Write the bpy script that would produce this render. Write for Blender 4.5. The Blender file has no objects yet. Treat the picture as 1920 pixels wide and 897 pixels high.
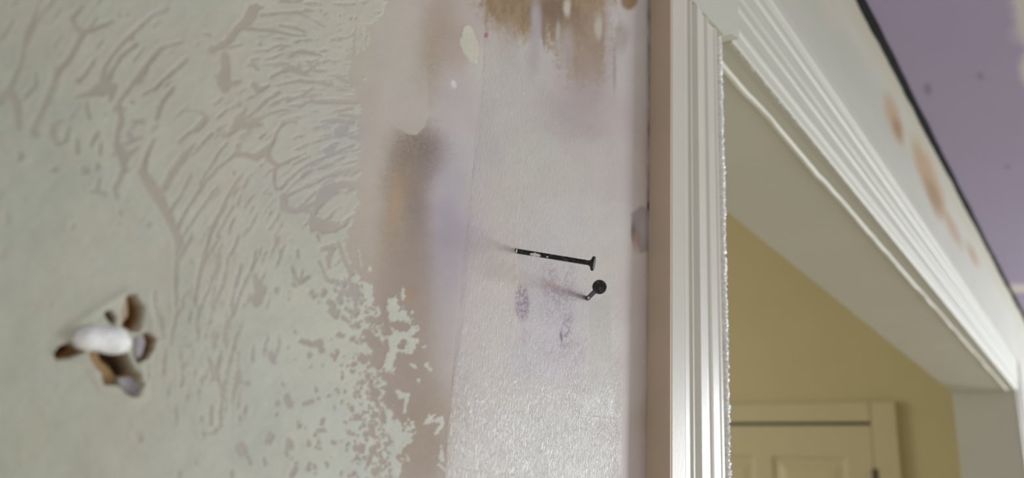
import bpy, bmesh, math
import numpy as np
from mathutils import Vector, Matrix
# world axes: X runs along the plastered wall away from the camera, Y goes into that wall, Z is up.
# origin: foot of the perpendicular from the camera to the wall; the floor is 1.75 m lower.
S = bpy.context.scene
FLOOR = -1.75; CEIL = 0.648
# ------------------------------------------------------------------ camera
F, CX, CY = 1500.0, 960.0, 448.5
D = 0.20
def nz(v):
    v = np.array(v, float); return v/np.linalg.norm(v)
HV = (1180*302+F*F)/572
Uv = nz((1180, -572, -F)); Zv = nz((302, HV, -F)); Wv = np.cross(Zv, Uv)
cd = bpy.data.cameras.new('camera'); cam = bpy.data.objects.new('camera', cd); S.collection.objects.link(cam)
R = np.array([Uv, Wv, Zv])               # camera axes written in world axes
M = Matrix([[*R[0], 0], [*R[1], -D], [*R[2], 0], [0, 0, 0, 1]])
cam.matrix_world = M
cd.sensor_width = 36; cd.lens = F*36/1920
cd.clip_start = 0.01
cd.dof.use_dof = True; cd.dof.focus_distance = 0.372; cd.dof.aperture_fstop = 8.2
S.camera = cam
# ------------------------------------------------------------------ light and exposure
S.view_settings.view_transform = 'Standard'; S.view_settings.look = 'None'
S.view_settings.gamma = 1; S.view_settings.exposure = 0.60; S.view_settings.use_curve_mapping = False
w = bpy.data.worlds.new('world'); S.world = w; w.use_nodes = True
nt = w.node_tree; bg = nt.nodes['Background']
tc = nt.nodes.new('ShaderNodeTexCoord'); vd = nt.nodes.new('ShaderNodeVectorMath'); vd.operation = 'DOT_PRODUCT'
vd.inputs[1].default_value = (0.78, -0.62, -0.05)
wr = nt.nodes.new('ShaderNodeValToRGB'); mr = nt.nodes.new('ShaderNodeMapRange')
mr.inputs[1].default_value = -1; mr.inputs[2].default_value = 1
nt.links.new(tc.outputs['Generated'], vd.inputs[0]); nt.links.new(vd.outputs['Value'], mr.inputs[0]); nt.links.new(mr.outputs[0], wr.inputs[0])
nt.links.new(wr.outputs[0], bg.inputs[0])
wr.color_ramp.elements[0].position = 0.05; wr.color_ramp.elements[0].color = (0.25, 0.225, 0.19, 1)
wr.color_ramp.elements[1].position = 1.0; wr.color_ramp.elements[1].color = (1.0, 0.985, 0.95, 1)
bg.inputs[1].default_value = 0.78
def area(name, loc, target, sx, sy, energy, color):
    l = bpy.data.lights.new(name, 'AREA'); l.shape = 'RECTANGLE'; l.size = sx; l.size_y = sy; l.energy = energy; l.color = color
    o = bpy.data.objects.new(name, l); S.collection.objects.link(o); o.location = loc
    o.rotation_euler = (Vector(target)-Vector(loc)).to_track_quat('-Z', 'Y').to_euler(); return o
area('window_daylight', (5.6, -2.78, 0.03), (0.35, 0, 0.05), 1.62, 1.25, 112, (0.90, 0.96, 1.0))
area('hall_fill', (1.2, 3.2, 0.3), (3.0, 0.5, -0.1), 1.0, 1.2, 13, (1.0, 0.98, 0.92))  # added fill lamp that brightens the hall, no source seen there

# ------------------------------------------------------------------ helpers
def tag(o, label=None, cat=None, group=None, kind=None):
    if label: o['label'] = label
    if cat: o['category'] = cat
    if group: o['group'] = group
    if kind: o['kind'] = kind
    return o
def s2l(c):
    c = np.asarray(c, float)/255.0
    return np.where(c <= 0.04045, c/12.92, ((c+0.055)/1.055)**2.4)
def link(name, me, mat, parent=None):
    o = bpy.data.objects.new(name, me); S.collection.objects.link(o)
    if mat: me.materials.append(mat)
    if parent: o.parent = parent
    return o
def mesh_obj(name, verts, faces, mat, parent=None, smooth=False):
    me = bpy.data.meshes.new(name); me.from_pydata([tuple(v) for v in verts], [], faces); me.update()
    bm = bmesh.new(); bm.from_mesh(me); bmesh.ops.recalc_face_normals(bm, faces=bm.faces); bm.to_mesh(me); bm.free()
    if smooth:
        for p in me.polygons: p.use_smooth = True
    return link(name, me, mat, parent)
def box(name, a, b, mat, parent=None, bevel=0.0):
    bm = bmesh.new(); bmesh.ops.create_cube(bm, size=1)
    for v in bm.verts:
        v.co = Vector([(a[i]+b[i])/2 + v.co[i]*(b[i]-a[i]) for i in range(3)])
    if bevel: bmesh.ops.bevel(bm, geom=bm.edges[:], offset=bevel, segments=2, affect='EDGES')
    me = bpy.data.meshes.new(name); bm.to_mesh(me); bm.free()
    return link(name, me, mat, parent)

def grid_mesh(name, P, mat, attrs, parent=None):
    """P (n,m,3) lattice of points -> one smooth surface carrying colour and float attributes"""
    n, m = P.shape[:2]
    me = bpy.data.meshes.new(name)
    idx = np.arange(n*m).reshape(n, m)
    q = np.stack([idx[:-1, :-1], idx[1:, :-1], idx[1:, 1:], idx[:-1, 1:]], -1).reshape(-1, 4)
    me.vertices.add(n*m); me.vertices.foreach_set('co', P.astype(np.float32).ravel())
    me.loops.add(q.size); me.loops.foreach_set('vertex_index', q.astype(np.int32).ravel())
    me.polygons.add(len(q)); me.polygons.foreach_set('loop_start', np.arange(0, q.size, 4, dtype=np.int32))
    me.polygons.foreach_set('use_smooth', np.ones(len(q), bool))
    me.update(calc_edges=True); me.validate()
    for k, v in attrs.items():
        if v.ndim == 3:
            a = me.color_attributes.new(k, 'FLOAT_COLOR', 'POINT')
            a.data.foreach_set('color', np.concatenate([v, np.ones((n, m, 1))], -1).astype(np.float32).ravel())
        else:
            a = me.attributes.new(k, 'FLOAT', 'POINT'); a.data.foreach_set('value', v.astype(np.float32).ravel())
    return link(name, me, mat, parent)

# ---- noise in numpy
def vnoise(x, y, seed=0):
    xi = np.floor(x).astype(np.int64); yi = np.floor(y).astype(np.int64); fx = x-xi; fy = y-yi
    fx = fx*fx*(3-2*fx); fy = fy*fy*(3-2*fy)
    def h(a, b):
        n = (a*374761393 + b*668265263 + seed*974711) & 0x7fffffff
        n = ((n ^ (n >> 13))*1274126177) & 0x7fffffff
        n = (n ^ (n >> 16)) & 0xffff
        return n/65535.0
    return (h(xi, yi)*(1-fx)+h(xi+1, yi)*fx)*(1-fy)+(h(xi, yi+1)*(1-fx)+h(xi+1, yi+1)*fx)*fy
def fbm(x, y, seed=0, o=4):
    s = 0; a = 0.5; t = 0
    for i in range(o):
        s = s+a*vnoise(x*2**i+17.3*i, y*2**i-9.1*i, seed+i); t += a; a *= 0.55
    return s/t-0.5
def sst(a, b, x):
    t = np.clip((x-a)/(b-a), 0, 1); return t*t*(3-2*t)
# ---- where a wall point lies in the camera image (pixel coordinates used to lay out the stains)
def proj(x, y, z):
    y = y+D
    c0 = Uv[0]*x+Wv[0]*y+Zv[0]*z; c1 = Uv[1]*x+Wv[1]*y+Zv[1]*z; c2 = Uv[2]*x+Wv[2]*y+Zv[2]*z
    return c0/-c2*F+CX, CY-c1/-c2*F
def ray(px, py):
    r = np.array([(px-CX), (CY-py), -F]); return np.array([r@Uv, r@Wv, r@Zv])
def onwall(px, py, Y=0.0):
    r = ray(px, py); t = (Y+D)/r[1]; return np.array([r[0]*t, Y, r[2]*t])
def atdepth(px, py, dep):
    return ray(px, py)*dep/F+np.array([0, -D, 0])
def z_on_column(x, py, y=0.0):
    k = CY-py; yy = y+D
    a0 = Uv[1]*x+Wv[1]*yy; b0 = Uv[2]*x+Wv[2]*yy
    return -(k*b0+F*a0)/(F*Zv[1]+k*Zv[2])

# ------------------------------------------------------------------ materials
def nodes_mat(name):
    m = bpy.data.materials.new(name); m.use_nodes = True; t = m.node_tree
    return m, t, t.nodes['Principled BSDF']
def noise_node(t, scale, detail=3, vec=None, rough=0.55):
    n = t.nodes.new('ShaderNodeTexNoise'); n.inputs['Scale'].default_value = scale; n.inputs['Detail'].default_value = detail
    n.inputs['Roughness'].default_value = rough
    if vec: t.links.new(vec, n.inputs['Vector'])
    return n
def obj_coords(t, scale=(1, 1, 1), rot=(0, 0, 0)):
    c = t.nodes.new('ShaderNodeTexCoord'); mp = t.nodes.new('ShaderNodeMapping')
    mp.inputs['Scale'].default_value = scale; mp.inputs['Rotation'].default_value = rot
    t.links.new(c.outputs['Object'], mp.inputs[0]); return mp.outputs[0]
def mathn(t, op, a, b):
    n = t.nodes.new('ShaderNodeMath'); n.operation = op
    for i, v in enumerate((a, b)):
        if isinstance(v, (int, float)): n.inputs[i].default_value = v
        else: t.links.new(v, n.inputs[i])
    return n.outputs[0]
def paint(name, rgb, rough=0.5, bump=0.0, bscale=300, vary=0.06, vscale=12, spec=0.5):
    m, t, b = nodes_mat(name)
    v = obj_coords(t)
    n = noise_node(t, vscale, 4, v); r = t.nodes.new('ShaderNodeValToRGB')
    c = s2l(rgb)
    r.color_ramp.elements[0].color = (*(c*(1-vary)), 1); r.color_ramp.elements[1].color = (*np.minimum(c*(1+vary), 1), 1)
    r.color_ramp.elements[0].position = 0.3; r.color_ramp.elements[1].position = 0.7
    t.links.new(n.outputs['Fac'], r.inputs[0]); t.links.new(r.outputs[0], b.inputs['Base Color'])
    b.inputs['Roughness'].default_value = rough; b.inputs['Specular IOR Level'].default_value = spec
    if bump:
        n2 = noise_node(t, bscale, 3, v); bp = t.nodes.new('ShaderNodeBump'); bp.inputs['Strength'].default_value = 1.0
        bp.inputs['Distance'].default_value = bump; t.links.new(n2.outputs['Fac'], bp.inputs['Height']); t.links.new(bp.outputs[0], b.inputs['Normal'])
    return m
def attr_mat(name, rough0=0.75, grain=0.035):
    """colour from the 'tone' attribute (paint, plaster and stains, with some shading baked in), sheen and wrinkle from float attributes"""
    m, t, b = nodes_mat(name)
    a = t.nodes.new('ShaderNodeAttribute'); a.attribute_name = 'tone'
    v = obj_coords(t)
    n = noise_node(t, 1400, 2, v); hs = t.nodes.new('ShaderNodeMixRGB'); hs.blend_type = 'MULTIPLY'; hs.inputs[0].default_value = 1
    r = t.nodes.new('ShaderNodeMapRange'); r.inputs[1].default_value = 0.3; r.inputs[2].default_value = 0.7
    r.inputs[3].default_value = 1-grain; r.inputs[4].default_value = 1+grain
    t.links.new(n.outputs['Fac'], r.inputs[0]); t.links.new(a.outputs['Color'], hs.inputs[1])
    cc = t.nodes.new('ShaderNodeCombineColor')
    for i in range(3): t.links.new(r.outputs[0], cc.inputs[i])
    t.links.new(cc.outputs[0], hs.inputs[2]); t.links.new(hs.outputs[0], b.inputs['Base Color'])
    g = t.nodes.new('ShaderNodeAttribute'); g.attribute_name = 'sheen'
    rr = t.nodes.new('ShaderNodeMapRange'); rr.inputs[3].default_value = rough0; rr.inputs[4].default_value = 0.33
    t.links.new(g.outputs['Fac'], rr.inputs[0]); t.links.new(rr.outputs[0], b.inputs['Roughness'])
    wk = t.nodes.new('ShaderNodeAttribute'); wk.attribute_name = 'wrinkle'
    v2 = obj_coords(t, (1.0, 1.0, 0.15), (0, math.radians(7), 0))
    # skin-like wrinkles: ridged noise, stretched along the roller direction
    w1 = noise_node(t, 1080, 3, v2, 0.55)
    ab = mathn(t, 'ABSOLUTE', mathn(t, 'SUBTRACT', w1.outputs['Fac'], 0.5), 0)
    h1 = mathn(t, 'MULTIPLY', mathn(t, 'POWER', ab, 0.6), 0.75)
    w2 = noise_node(t, 900, 3, v)
    h = mathn(t, 'ADD', h1, mathn(t, 'MULTIPLY', w2.outputs['Fac'], 0.2))
    hm = mathn(t, 'MULTIPLY', h, wk.outputs['Fac'])
    fine = mathn(t, 'MULTIPLY', noise_node(t, 1800, 2, v).outputs['Fac'], 0.07)
    bp = t.nodes.new('ShaderNodeBump'); bp.inputs['Strength'].default_value = 1; bp.inputs['Distance'].default_value = 0.00046
    t.links.new(mathn(t, 'ADD', hm, fine), bp.inputs['Height']); t.links.new(bp.outputs[0], b.inputs['Normal'])
    return m
K = 1.0
M_wall = attr_mat('patched_wall')
M_head = attr_mat('header_wall', 0.6)
M_ceil = attr_mat('ceiling_paint', 0.7, 0.02)
M_trim = paint('trim_paint', (212, 211, 198), 0.30, 0.00004, 500, 0.02)
M_headtrim = paint('flat_trim_paint', (198, 199, 186), 0.5, 0.00004, 500, 0.02, spec=0.35)
M_caulk = paint('caulk_paint', (230, 230, 224), 0.2, 0.0, 500, 0.02)
M_jamb = paint('jamb_paint', (208, 208, 194), 0.55, 0.0002, 90, 0.03, 5)
M_yellow = paint('yellow_paint', (208, 197, 154), 0.5, 0.0003, 60, 0.03, 3)
M_door = paint('cream_door_paint', (212, 202, 164), 0.42, 0.0001, 80, 0.02)
M_dark = paint('crack_dark', (26, 30, 38), 0.8, 0.0, 100, 0.3, 60)
M_floor = paint('floor_boards', (186, 176, 160), 0.5, 0.0, 100, 0.15, 6)
M_hinge = paint('old_brass', (70, 55, 30), 0.35, 0.0)
M_white = paint('spackle_white', (240, 242, 241), 0.6, 0.0003, 250, 0.02)
m, t, b = nodes_mat('black_nail_steel'); M_nail = m
v = obj_coords(t); n = noise_node(t, 700, 4, v, 0.7); r = t.nodes.new('ShaderNodeValToRGB')
r.color_ramp.elements[0].position = 0.5; r.color_ramp.elements[0].color = (0.012, 0.013, 0.012, 1)
r.color_ramp.elements[1].position = 0.78; r.color_ramp.elements[1].color = (0.16, 0.16, 0.15, 1)
t.links.new(n.outputs['Fac'], r.inputs[0]); t.links.new(r.outputs[0], b.inputs['Base Color'])
b.inputs['Metallic'].default_value = 0.25; b.inputs['Roughness'].default_value = 0.5
bp = t.nodes.new('ShaderNodeBump'); bp.inputs['Distance'].default_value = 0.0002; t.links.new(n.outputs['Fac'], bp.inputs['Height']); t.links.new(bp.outputs[0], b.inputs['Normal'])

# ------------------------------------------------------------------ patched wall laid out in image pixels
X0, X1, Y0, Y1 = -260, 1330, -260, 1160
W_, H_ = X1-X0, Y1-Y0
gx, gy = np.meshgrid(np.arange(X0, X1, dtype=float), np.arange(Y0, Y1, dtype=float))
# --- trowelled gaps: (x, y, width) polylines where the plaster skipped and the old paint shows
GAPS = """
68,20,4 51,59,17 44,85,8 38,115,7 26,144,7 15,167,13 28,195,16 33,238,11
15,167,16 4,180,20 -20,200,18
64,136,4 66,159,6 44,182,4
156,10,4 133,33,8 141,51,9 154,62,13 143,82,8 126,113,10 108,131,13 95,162,8 87,185,12 67,228,11 59,249,12 68,254,6
108,131,10 98,127,6
154,62,10 179,51,8 195,46,7 207,40,6
220,28,6 222,28,6
236,26,4 238,26,4
310,17,9 305,20,8 287,26,5 256,54,5 231,77,6 210,103,6 195,126,8 190,150,10
254,82,5 223,108,7 203,144,9 190,164,14
138,182,4 167,174,12 190,167,26 210,163,16 205,187,5
177,110,3 159,138,5 146,151,9 138,146,4
340,78,3 300,90,7 279,115,9 264,138,14 246,159,8 223,190,6 214,205,8
348,110,6 345,115,9 315,141,7 290,164,5 267,177,3
323,164,5 303,190,9 292,222,9
246,190,8 250,192,6
159,190,4 164,220,7
115,226,5 97,236,13 95,251,15 105,269,8 120,264,6 128,241,5
142,262,6 143,285,9
181,250,9 168,272,5
187,270,5 186,290,6
156,318,15 160,320,12
182,308,8 180,315,8
96,318,8 106,318,6
36,288,10 36,296,12
9,400,8 12,415,10
224,397,7 224,401,8
277,420,6 277,424,6
134,422,6 134,428,6
185,335,4 179,358,6 197,364,6
168,360,5 180,359,5
223,200,10 226,223,12 218,255,8 218,275,15 230,292,22 228,320,8 221,342,8 213,353,10 218,372,5
238,318,6 228,325,4
225,272,5 250,262,9 262,258,5
248,227,7 266,228,9
238,252,10 244,254,8
258,275,4 245,285,8 232,292,6
287,262,5 270,298,7 265,322,16 283,352,22 302,382,19 315,408,16 326,432,15
363,270,4 345,292,13 320,325,14 305,355,12
356,330,4 340,362,4 320,392,6
295,200,9 294,222,7
478,14,17 470,28,24 458,44,17 443,54,14 427,77,13 404,90,11 395,92,14
490,14,6 470,14,14
489,28,7 519,24,4 558,22,5 581,33,3 607,49,3
572,16,5 580,18,5
453,51,8 484,55,6 514,57,8 535,62,4 571,68,2
525,47,5 553,51,7 568,58,4 570,66,3
420,90,3 430,88,4 450,83,4
484,82,5 487,82,5
504,91,3 527,83,4
420,103,14 422,128,19 420,154,25 421,163,20
422,158,12 448,153,7
400,140,3 412,150,6
499,110,2 515,106,4 527,101,5
543,99,4 563,95,9 586,99,8 601,104,3
507,145,5 522,136,6 543,128,14 560,133,13 571,138,8 583,127,4
558,130,10 559,118,2
532,156,3 558,151,6 588,153,7
578,115,2 596,111,2
474,158,11 484,169,11 504,159,3
471,120,4 482,128,7
391,64,6 379,63,3
586,164,3 571,177,5 553,183,4 537,190,4
522,172,6 499,187,6 481,205,5 463,220,6
553,206,3 530,205,5 504,213,4 478,226,6 462,232,8
460,200,3 453,216,9 450,226,20 441,238,16 425,255,4
455,237,9 475,233,12 491,233,5
530,228,4 517,249,5 509,269,6 499,282,16 478,295,12 462,290,10 443,290,6
553,228,5 545,226,3 530,234,3
498,249,3 486,259,3
460,262,2 443,280,4 430,297,4 407,315,4 381,344,5 366,366,6 350,390,5 338,412,4 331,425,7
443,272,4 445,285,4
414,277,3 399,303,4 384,326,5 373,346,6
384,220,8 368,238,8 350,252,6 332,268,3
348,205,3 372,208,3 382,216,6
425,204,3 404,223,3
396,249,6 378,269,5 360,290,5
408,349,3 386,377,4 366,405,4 348,430,5
453,326,3 432,356,4 417,385,4 404,410,6 400,423,8
450,367,4 443,385,3
463,338,4 455,352,3
522,310,6 514,320,6 512,343,5 517,354,8
499,285,14 505,300,9 520,310,7 545,300,3 571,287,3
504,349,4 494,364,3
525,354,5 540,336,4 563,317,6 591,301,5 622,289,6 660,272,6
532,364,3 550,344,3 571,328,4 586,318,3
537,367,4 558,356,4 584,346,5 609,333,6 643,322,9 690,306,18
530,368,14 530,388,16 553,395,10 571,379,5 591,359,3
560,392,10 590,380,10
522,400,5 518,412,3
625,352,22 610,362,30 600,376,18 590,392,8 584,410,12 584,430,10
640,345,16 660,345,10 690,350,20
600,418,20 620,425,14
570,393,7 580,396,8
612,282,14 622,278,12
636,246,22 645,240,14
655,256,6 672,258,10
625,141,2 648,151,9 680,156,14
571,190,4 612,190,9 680,188,11
637,215,3 680,220,12
600,228,4 625,225,8 660,228,8
560,200,4 586,186,5
594,154,6 620,158,8
320,420,13 328,436,14 334,452,18 331,472,8 328,505,7 327,543,5 329,587,5 323,615,6 318,643,8
356,446,8 344,466,7 335,484,8
351,425,3 344,440,5
397,428,5 390,446,5 385,466,6 379,490,8 369,530,5 364,556,5 362,574,3
405,453,3 395,468,4 382,492,6
410,479,4 400,512,4 390,543,5 379,566,4 369,594,3 365,620,3
446,440,3 436,466,4 426,482,4 423,507,4 413,540,5 400,571,4 390,605,4 382,638,4
431,425,3 428,440,2
451,494,3 441,533,4 433,563,5 430,575,3
477,487,3 469,507,5 459,528,4 446,558,4 438,584,4 426,605,8 418,640,6
474,517,10 487,543,20 481,565,20
449,610,3 438,643,4
408,445,7 406,440,5
356,490,6 357,492,6
288,548,5 287,575,6 296,600,14 297,630,16
349,550,8 360,560,8
437,650,4 426,691,5 418,722,7 412,774,5 411,800,6 395,812,7 378,814,4
412,661,4 404,700,11 409,724,6
390,672,8 398,710,8
338,661,4 340,705,5 338,724,4
274,683,5 275,708,8
308,655,4 304,700,6
372,730,5 371,752,5
394,763,3 393,793,4 398,810,7
445,691,3 440,713,8 434,755,5
440,716,7 462,719,7
475,650,4 470,675,6
510,669,16 511,674,14
519,756,9 520,757,8
537,742,8 539,752,16 541,760,18
503,820,15 501,826,13
537,826,9 538,834,8
448,838,20 452,848,18
462,855,6 467,867,6
492,862,5 496,870,8
256,818,14 261,826,10
434,885,8 432,893,8
335,888,8 333,895,7
365,866,7 366,870,7
516,446,7 517,454,8
523,470,8 525,474,8
556,470,4 557,480,6
545,500,7 550,518,7 560,528,12 577,519,8
548,532,8 552,534,6
565,505,4 563,520,6
583,550,9 586,556,8
606,545,9 603,552,10
621,566,9 622,580,15 627,592,12
634,560,10 638,568,8
646,578,7 655,582,8
642,594,7 653,606,9
662,551,16 666,560,12 664,575,5
646,528,8 650,532,6
648,550,8 650,553,6
604,466,9 625,462,10 614,482,10 615,500,5
596,490,3 607,516,5 612,524,8 622,527,12
590,424,7 605,428,20 625,425,22
594,440,5 596,452,3
632,455,6 644,487,9 658,512,12
677,628,6 686,622,12 700,642,26 712,658,26 706,680,24
692,600,12 712,602,14 718,590,6
716,578,10 722,600,12 727,622,14
736,608,14 752,612,20 762,612,12
750,650,10 756,642,12
677,670,17 681,676,12
693,712,6 694,724,9
698,742,9 706,756,8 708,764,6
668,780,12 667,786,8
680,773,6 690,774,8
694,800,10 697,815,12
676,838,13 678,846,12
696,842,12 702,852,10
669,855,7 672,862,6
698,882,10 702,888,10
716,772,8 718,782,8
722,744,6 728,762,8
690,865,6 686,872,8
712,858,6 718,866,7
728,818,6 732,836,5
631,731,8 632,735,8
651,684,5 652,686,5
631,660,7 631,664,7
622,665,5 623,668,5
591,728,6 592,732,6
527,719,6 529,722,5
570,756,7 585,752,8
595,747,6 597,750,5
626,762,5 626,768,6
652,760,4 653,765,5
557,790,5 560,798,10
598,807,8 605,806,8
603,790,7 604,794,6
652,810,6 653,812,6
590,813,6 590,816,6
539,826,9 541,835,15
577,826,6 578,834,7
595,826,5 597,830,7
592,838,8 597,842,6
622,830,5 629,832,6
536,848,5 536,856,7
556,870,9 550,882,10 547,890,11
579,870,6 577,880,7
588,872,5 590,880,7
612,869,6 613,873,6
638,886,5 639,889,5
655,893,7 664,890,6
563,640,9 598,648,12
599,640,8 601,655,11
"""
# plaster islands left standing on the bare side
ISLES = """
754,543,5 756,556,8 753,562,4
756,575,3 754,580,3
746,735,8 752,742,10 765,740,6 758,758,8 757,772,5
795,795,5 806,783,12 812,780,5
812,790,7 824,786,11 828,797,7 818,812,8
826,838,3 829,862,8
792,652,4 797,650,5
768,662,10 772,650,7
778,690,6 772,683,4
780,712,4 786,714,4
800,685,8 805,694,6
823,872,4 830,880,6
762,855,4 766,866,4
672,470,2 676,500,2
692,503,3 693,507,3
688,85,4 689,60,4
680,95,4 680,50,5
675,88,3 676,45,3
668,100,5 670,40,6
877,56,16 878,76,30 883,95,28 888,112,12
682,148,2 683,146,3
"""
def strokes(txt, grow=1.0):
    out = np.full((H_, W_), 60.0)
    for ln in txt.strip().splitlines():
        p = [tuple(float(k) for k in s.split(',')) for s in ln.split()]
        for (ax, ay, aw), (bx, by, bw) in zip(p[:-1], p[1:]):
            x0 = int(min(ax, bx)-40-X0); x1 = int(max(ax, bx)+40-X0); y0 = int(min(ay, by)-40-Y0); y1 = int(max(ay, by)+40-Y0)
            x0 = max(x0, 0); y0 = max(y0, 0); x1 = min(x1, W_); y1 = min(y1, H_)
            if x1 <= x0 or y1 <= y0: continue
            X = gx[y0:y1, x0:x1]; Y = gy[y0:y1, x0:x1]
            dx, dy = bx-ax, by-ay; L = dx*dx+dy*dy+1e-6
            tt = np.clip(((X-ax)*dx+(Y-ay)*dy)/L, 0, 1)
            dd = np.hypot(X-ax-tt*dx, Y-ay-tt*dy)-(aw+(bw-aw)*tt)*0.5*grow
            out[y0:y1, x0:x1] = np.minimum(out[y0:y1, x0:x1], dd)
    return out                                  # signed distance, negative inside
def poly_sd(pts):
    pts = np.array(pts, float); n = len(pts)
    inside = np.zeros(gx.shape, bool); dmin = np.full(gx.shape, 1e9)
    for i in range(n):
        ax, ay = pts[i]; bx, by = pts[(i+1) % n]
        c = ((ay > gy) != (by > gy)) & (gx < (bx-ax)*(gy-ay)/(by-ay+1e-9)+ax); inside ^= c
        dx, dy = bx-ax, by-ay; L = dx*dx+dy*dy+1e-6
        tt = np.clip(((gx-ax)*dx+(gy-ay)*dy)/L, 0, 1)
        dmin = np.minimum(dmin, (gx-ax-tt*dx)**2+(gy-ay-tt*dy)**2)
    dmin = np.sqrt(dmin); return np.where(inside, -dmin, dmin)
bound = [(-400, -400), (745, -400), (735, -100), (722, 0), (716, 30), (700, 42), (664, 52), (657, 100), (655, 150), (672, 188), (674, 240),
         (668, 262), (674, 278), (668, 300), (674, 318), (660, 345), (672, 372), (664, 410), (652, 432), (648, 452), (652, 480), (662, 505), (676, 522), (690, 527), (697, 545),
         (700, 572), (722, 578), (728, 560), (742, 560), (752, 580), (768, 590), (772, 605), (780, 612), (782, 640), (777, 662), (755, 655), (745, 672), (742, 692),
         (728, 702), (716, 694), (706, 700), (716, 716), (722, 745), (728, 775), (744, 796), (776, 788), (778, 812), (765, 840), (738, 852), (752, 870), (746, 897), (760, 1000), (750, 1400), (-400, 1400)]
n_f = fbm(gx/9, gy/9, 3, 4); n_m = fbm(gx/26, gy/26, 11, 4); n_s = fbm(gx/4.5, gy/4.5, 21, 3)
n_h = fbm(gx/26, gy/6, 31, 4)
speck = sst(470, 640, gy)                       # lower part: blotchy dabs instead of combed strokes
sdP = poly_sd(bound)
n_c = fbm(gx/2.4, gy/2.4, 24, 2)
edge = sdP + (n_f*34+n_m*20+n_s*14+n_c*4)*speck + (1-speck)*(n_h*22+n_s*4)
FLOW = [(640, 100, 4), (500, 60, -2), (600, 185, -2), (610, 240, 8), (620, 290, 18), (560, 330, 36), (480, 180, 22), (420, 250, 46), (430, 330, 50), (400, 410, 58), (300, 120, 48), (200, 100, 52),
        (100, 120, 60), (640, 345, 24), (620, 400, 38), (450, 500, 74), (380, 560, 76), (500, 420, 66), (60, 30, 55), (550, 110, 2), (350, 20, 30), (330, 640, 82), (420, 700, 84)]
def flow(x, y):
    k = [math.exp(-((x-a)**2+(y-b)**2)/5000.0)+1e-9 for a, b, c in FLOW]
    return math.radians(sum(q*c for q, (a, b, c) in zip(k, FLOW))/sum(k))
frg = np.random.RandomState(11); fl = []
for (xa, ya, xb, yb, cnt, w0, l0) in ((520, 60, 675, 320, 60, 3.0, 34), (560, 300, 672, 440, 34, 4.0, 30), (380, 40, 560, 230, 36, 2.6, 24), (380, 230, 520, 440, 34, 2.6, 30), (60, 20, 380, 260, 26, 3.2, 30),
                                      (330, 430, 520, 680, 40, 2.6, 34), (300, 640, 480, 800, 26, 2.6, 30), (-200, -200, 700, 20, 120, 3.6, 36), (-250, 0, 0, 500, 60, 5, 40)):
    for i in range(cnt):
        x = frg.uniform(xa, xb); y = frg.uniform(ya, yb); L = l0*frg.uniform(0.4, 1.7); wd = w0*frg.uniform(0.4, 1.6); pts_ = []
        n_ = 5
        for q in range(n_):
            pts_.append('%f,%f,%f' % (x, y, wd*math.sin(math.pi*(q+0.6)/(n_+0.2))))
            a = flow(x, y)+frg.normal(0, 0.07); x += math.cos(a)*L/n_; y -= math.sin(a)*L/n_
        fl.append(' '.join(pts_))
G = np.minimum(strokes(GAPS), strokes('\n'.join(fl)))
wx = 2.0+2.5*speck
G = G + n_s*wx*1.5 + n_f*wx*1.8 + n_c*2.2
# bits of bare paint among the dabs: small random specks, thicker towards the ragged edge
rng = np.random.RandomState(5)
spk = []
for i in range(1500):
    x = rng.uniform(-200, 770); y = rng.uniform(-240, 1140)
    dens = 0.04+0.34*max(0, min(1, (x-400)/240))*max(0, min(1, (y-380)/120))
    if rng.rand() > dens+0.03: continue
    s = 1.6+rng.exponential(1.7)
    a = rng.uniform(-3, 3); spk.append('%f,%f,%f %f,%f,%f' % (x, y, s*1.3, x+a, y+rng.uniform(-1, 4), s))
for i in range(330):                            # dense crumbs along the ragged margin
    y = rng.uniform(520, 900); xb = np.interp(y, [500, 570, 640, 700, 800, 900], [640, 690, 720, 705, 715, 725])
    x = xb-abs(rng.normal(0, 34))+8; s = 2.0+rng.exponential(2.3)
    spk.append('%f,%f,%f %f,%f,%f' % (x, y, s, x+rng.uniform(-4, 4), y+rng.uniform(-3, 6), s*0.8))
for i in range(60):                             # round dabs in the streaky end at the top right
    x = rng.uniform(590, 720); y = rng.uniform(-60, 130); s = 1.2+rng.exponential(1.0)
    spk.append('%f,%f,%f %f,%f,%f' % (x, y, s, x+rng.uniform(-5, 5), y+rng.uniform(-3, 3), s))
spk = strokes('\n'.join(spk))+n_s*4.0+n_c*3
gap = np.minimum(G, spk)
plaster_sd = np.maximum(edge, -gap)
isl = strokes(ISLES)+n_s*7.0+n_f*5+n_c*3-1
plaster_sd = np.minimum(plaster_sd, isl)
soft = 1.6
plas = 1-sst(-soft, soft*0.6, plaster_sd)       # 1 = textured plaster, 0 = old paint
# height (mm): plaster stands proud, rounded lips beside each gap, gently rolling body
lip = np.exp(-((-plaster_sd-5)/5.0)**2)*(plaster_sd < 2)
body = fbm(gx/60, gy/45, 41, 4)*0.35+fbm(gx/14, gy/14, 51, 3)*0.22
hgt = plas*(0.17+0.05*lip+body*0.8)+(1-plas)*fbm(gx/40, gy/40, 61, 3)*0.05

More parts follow.
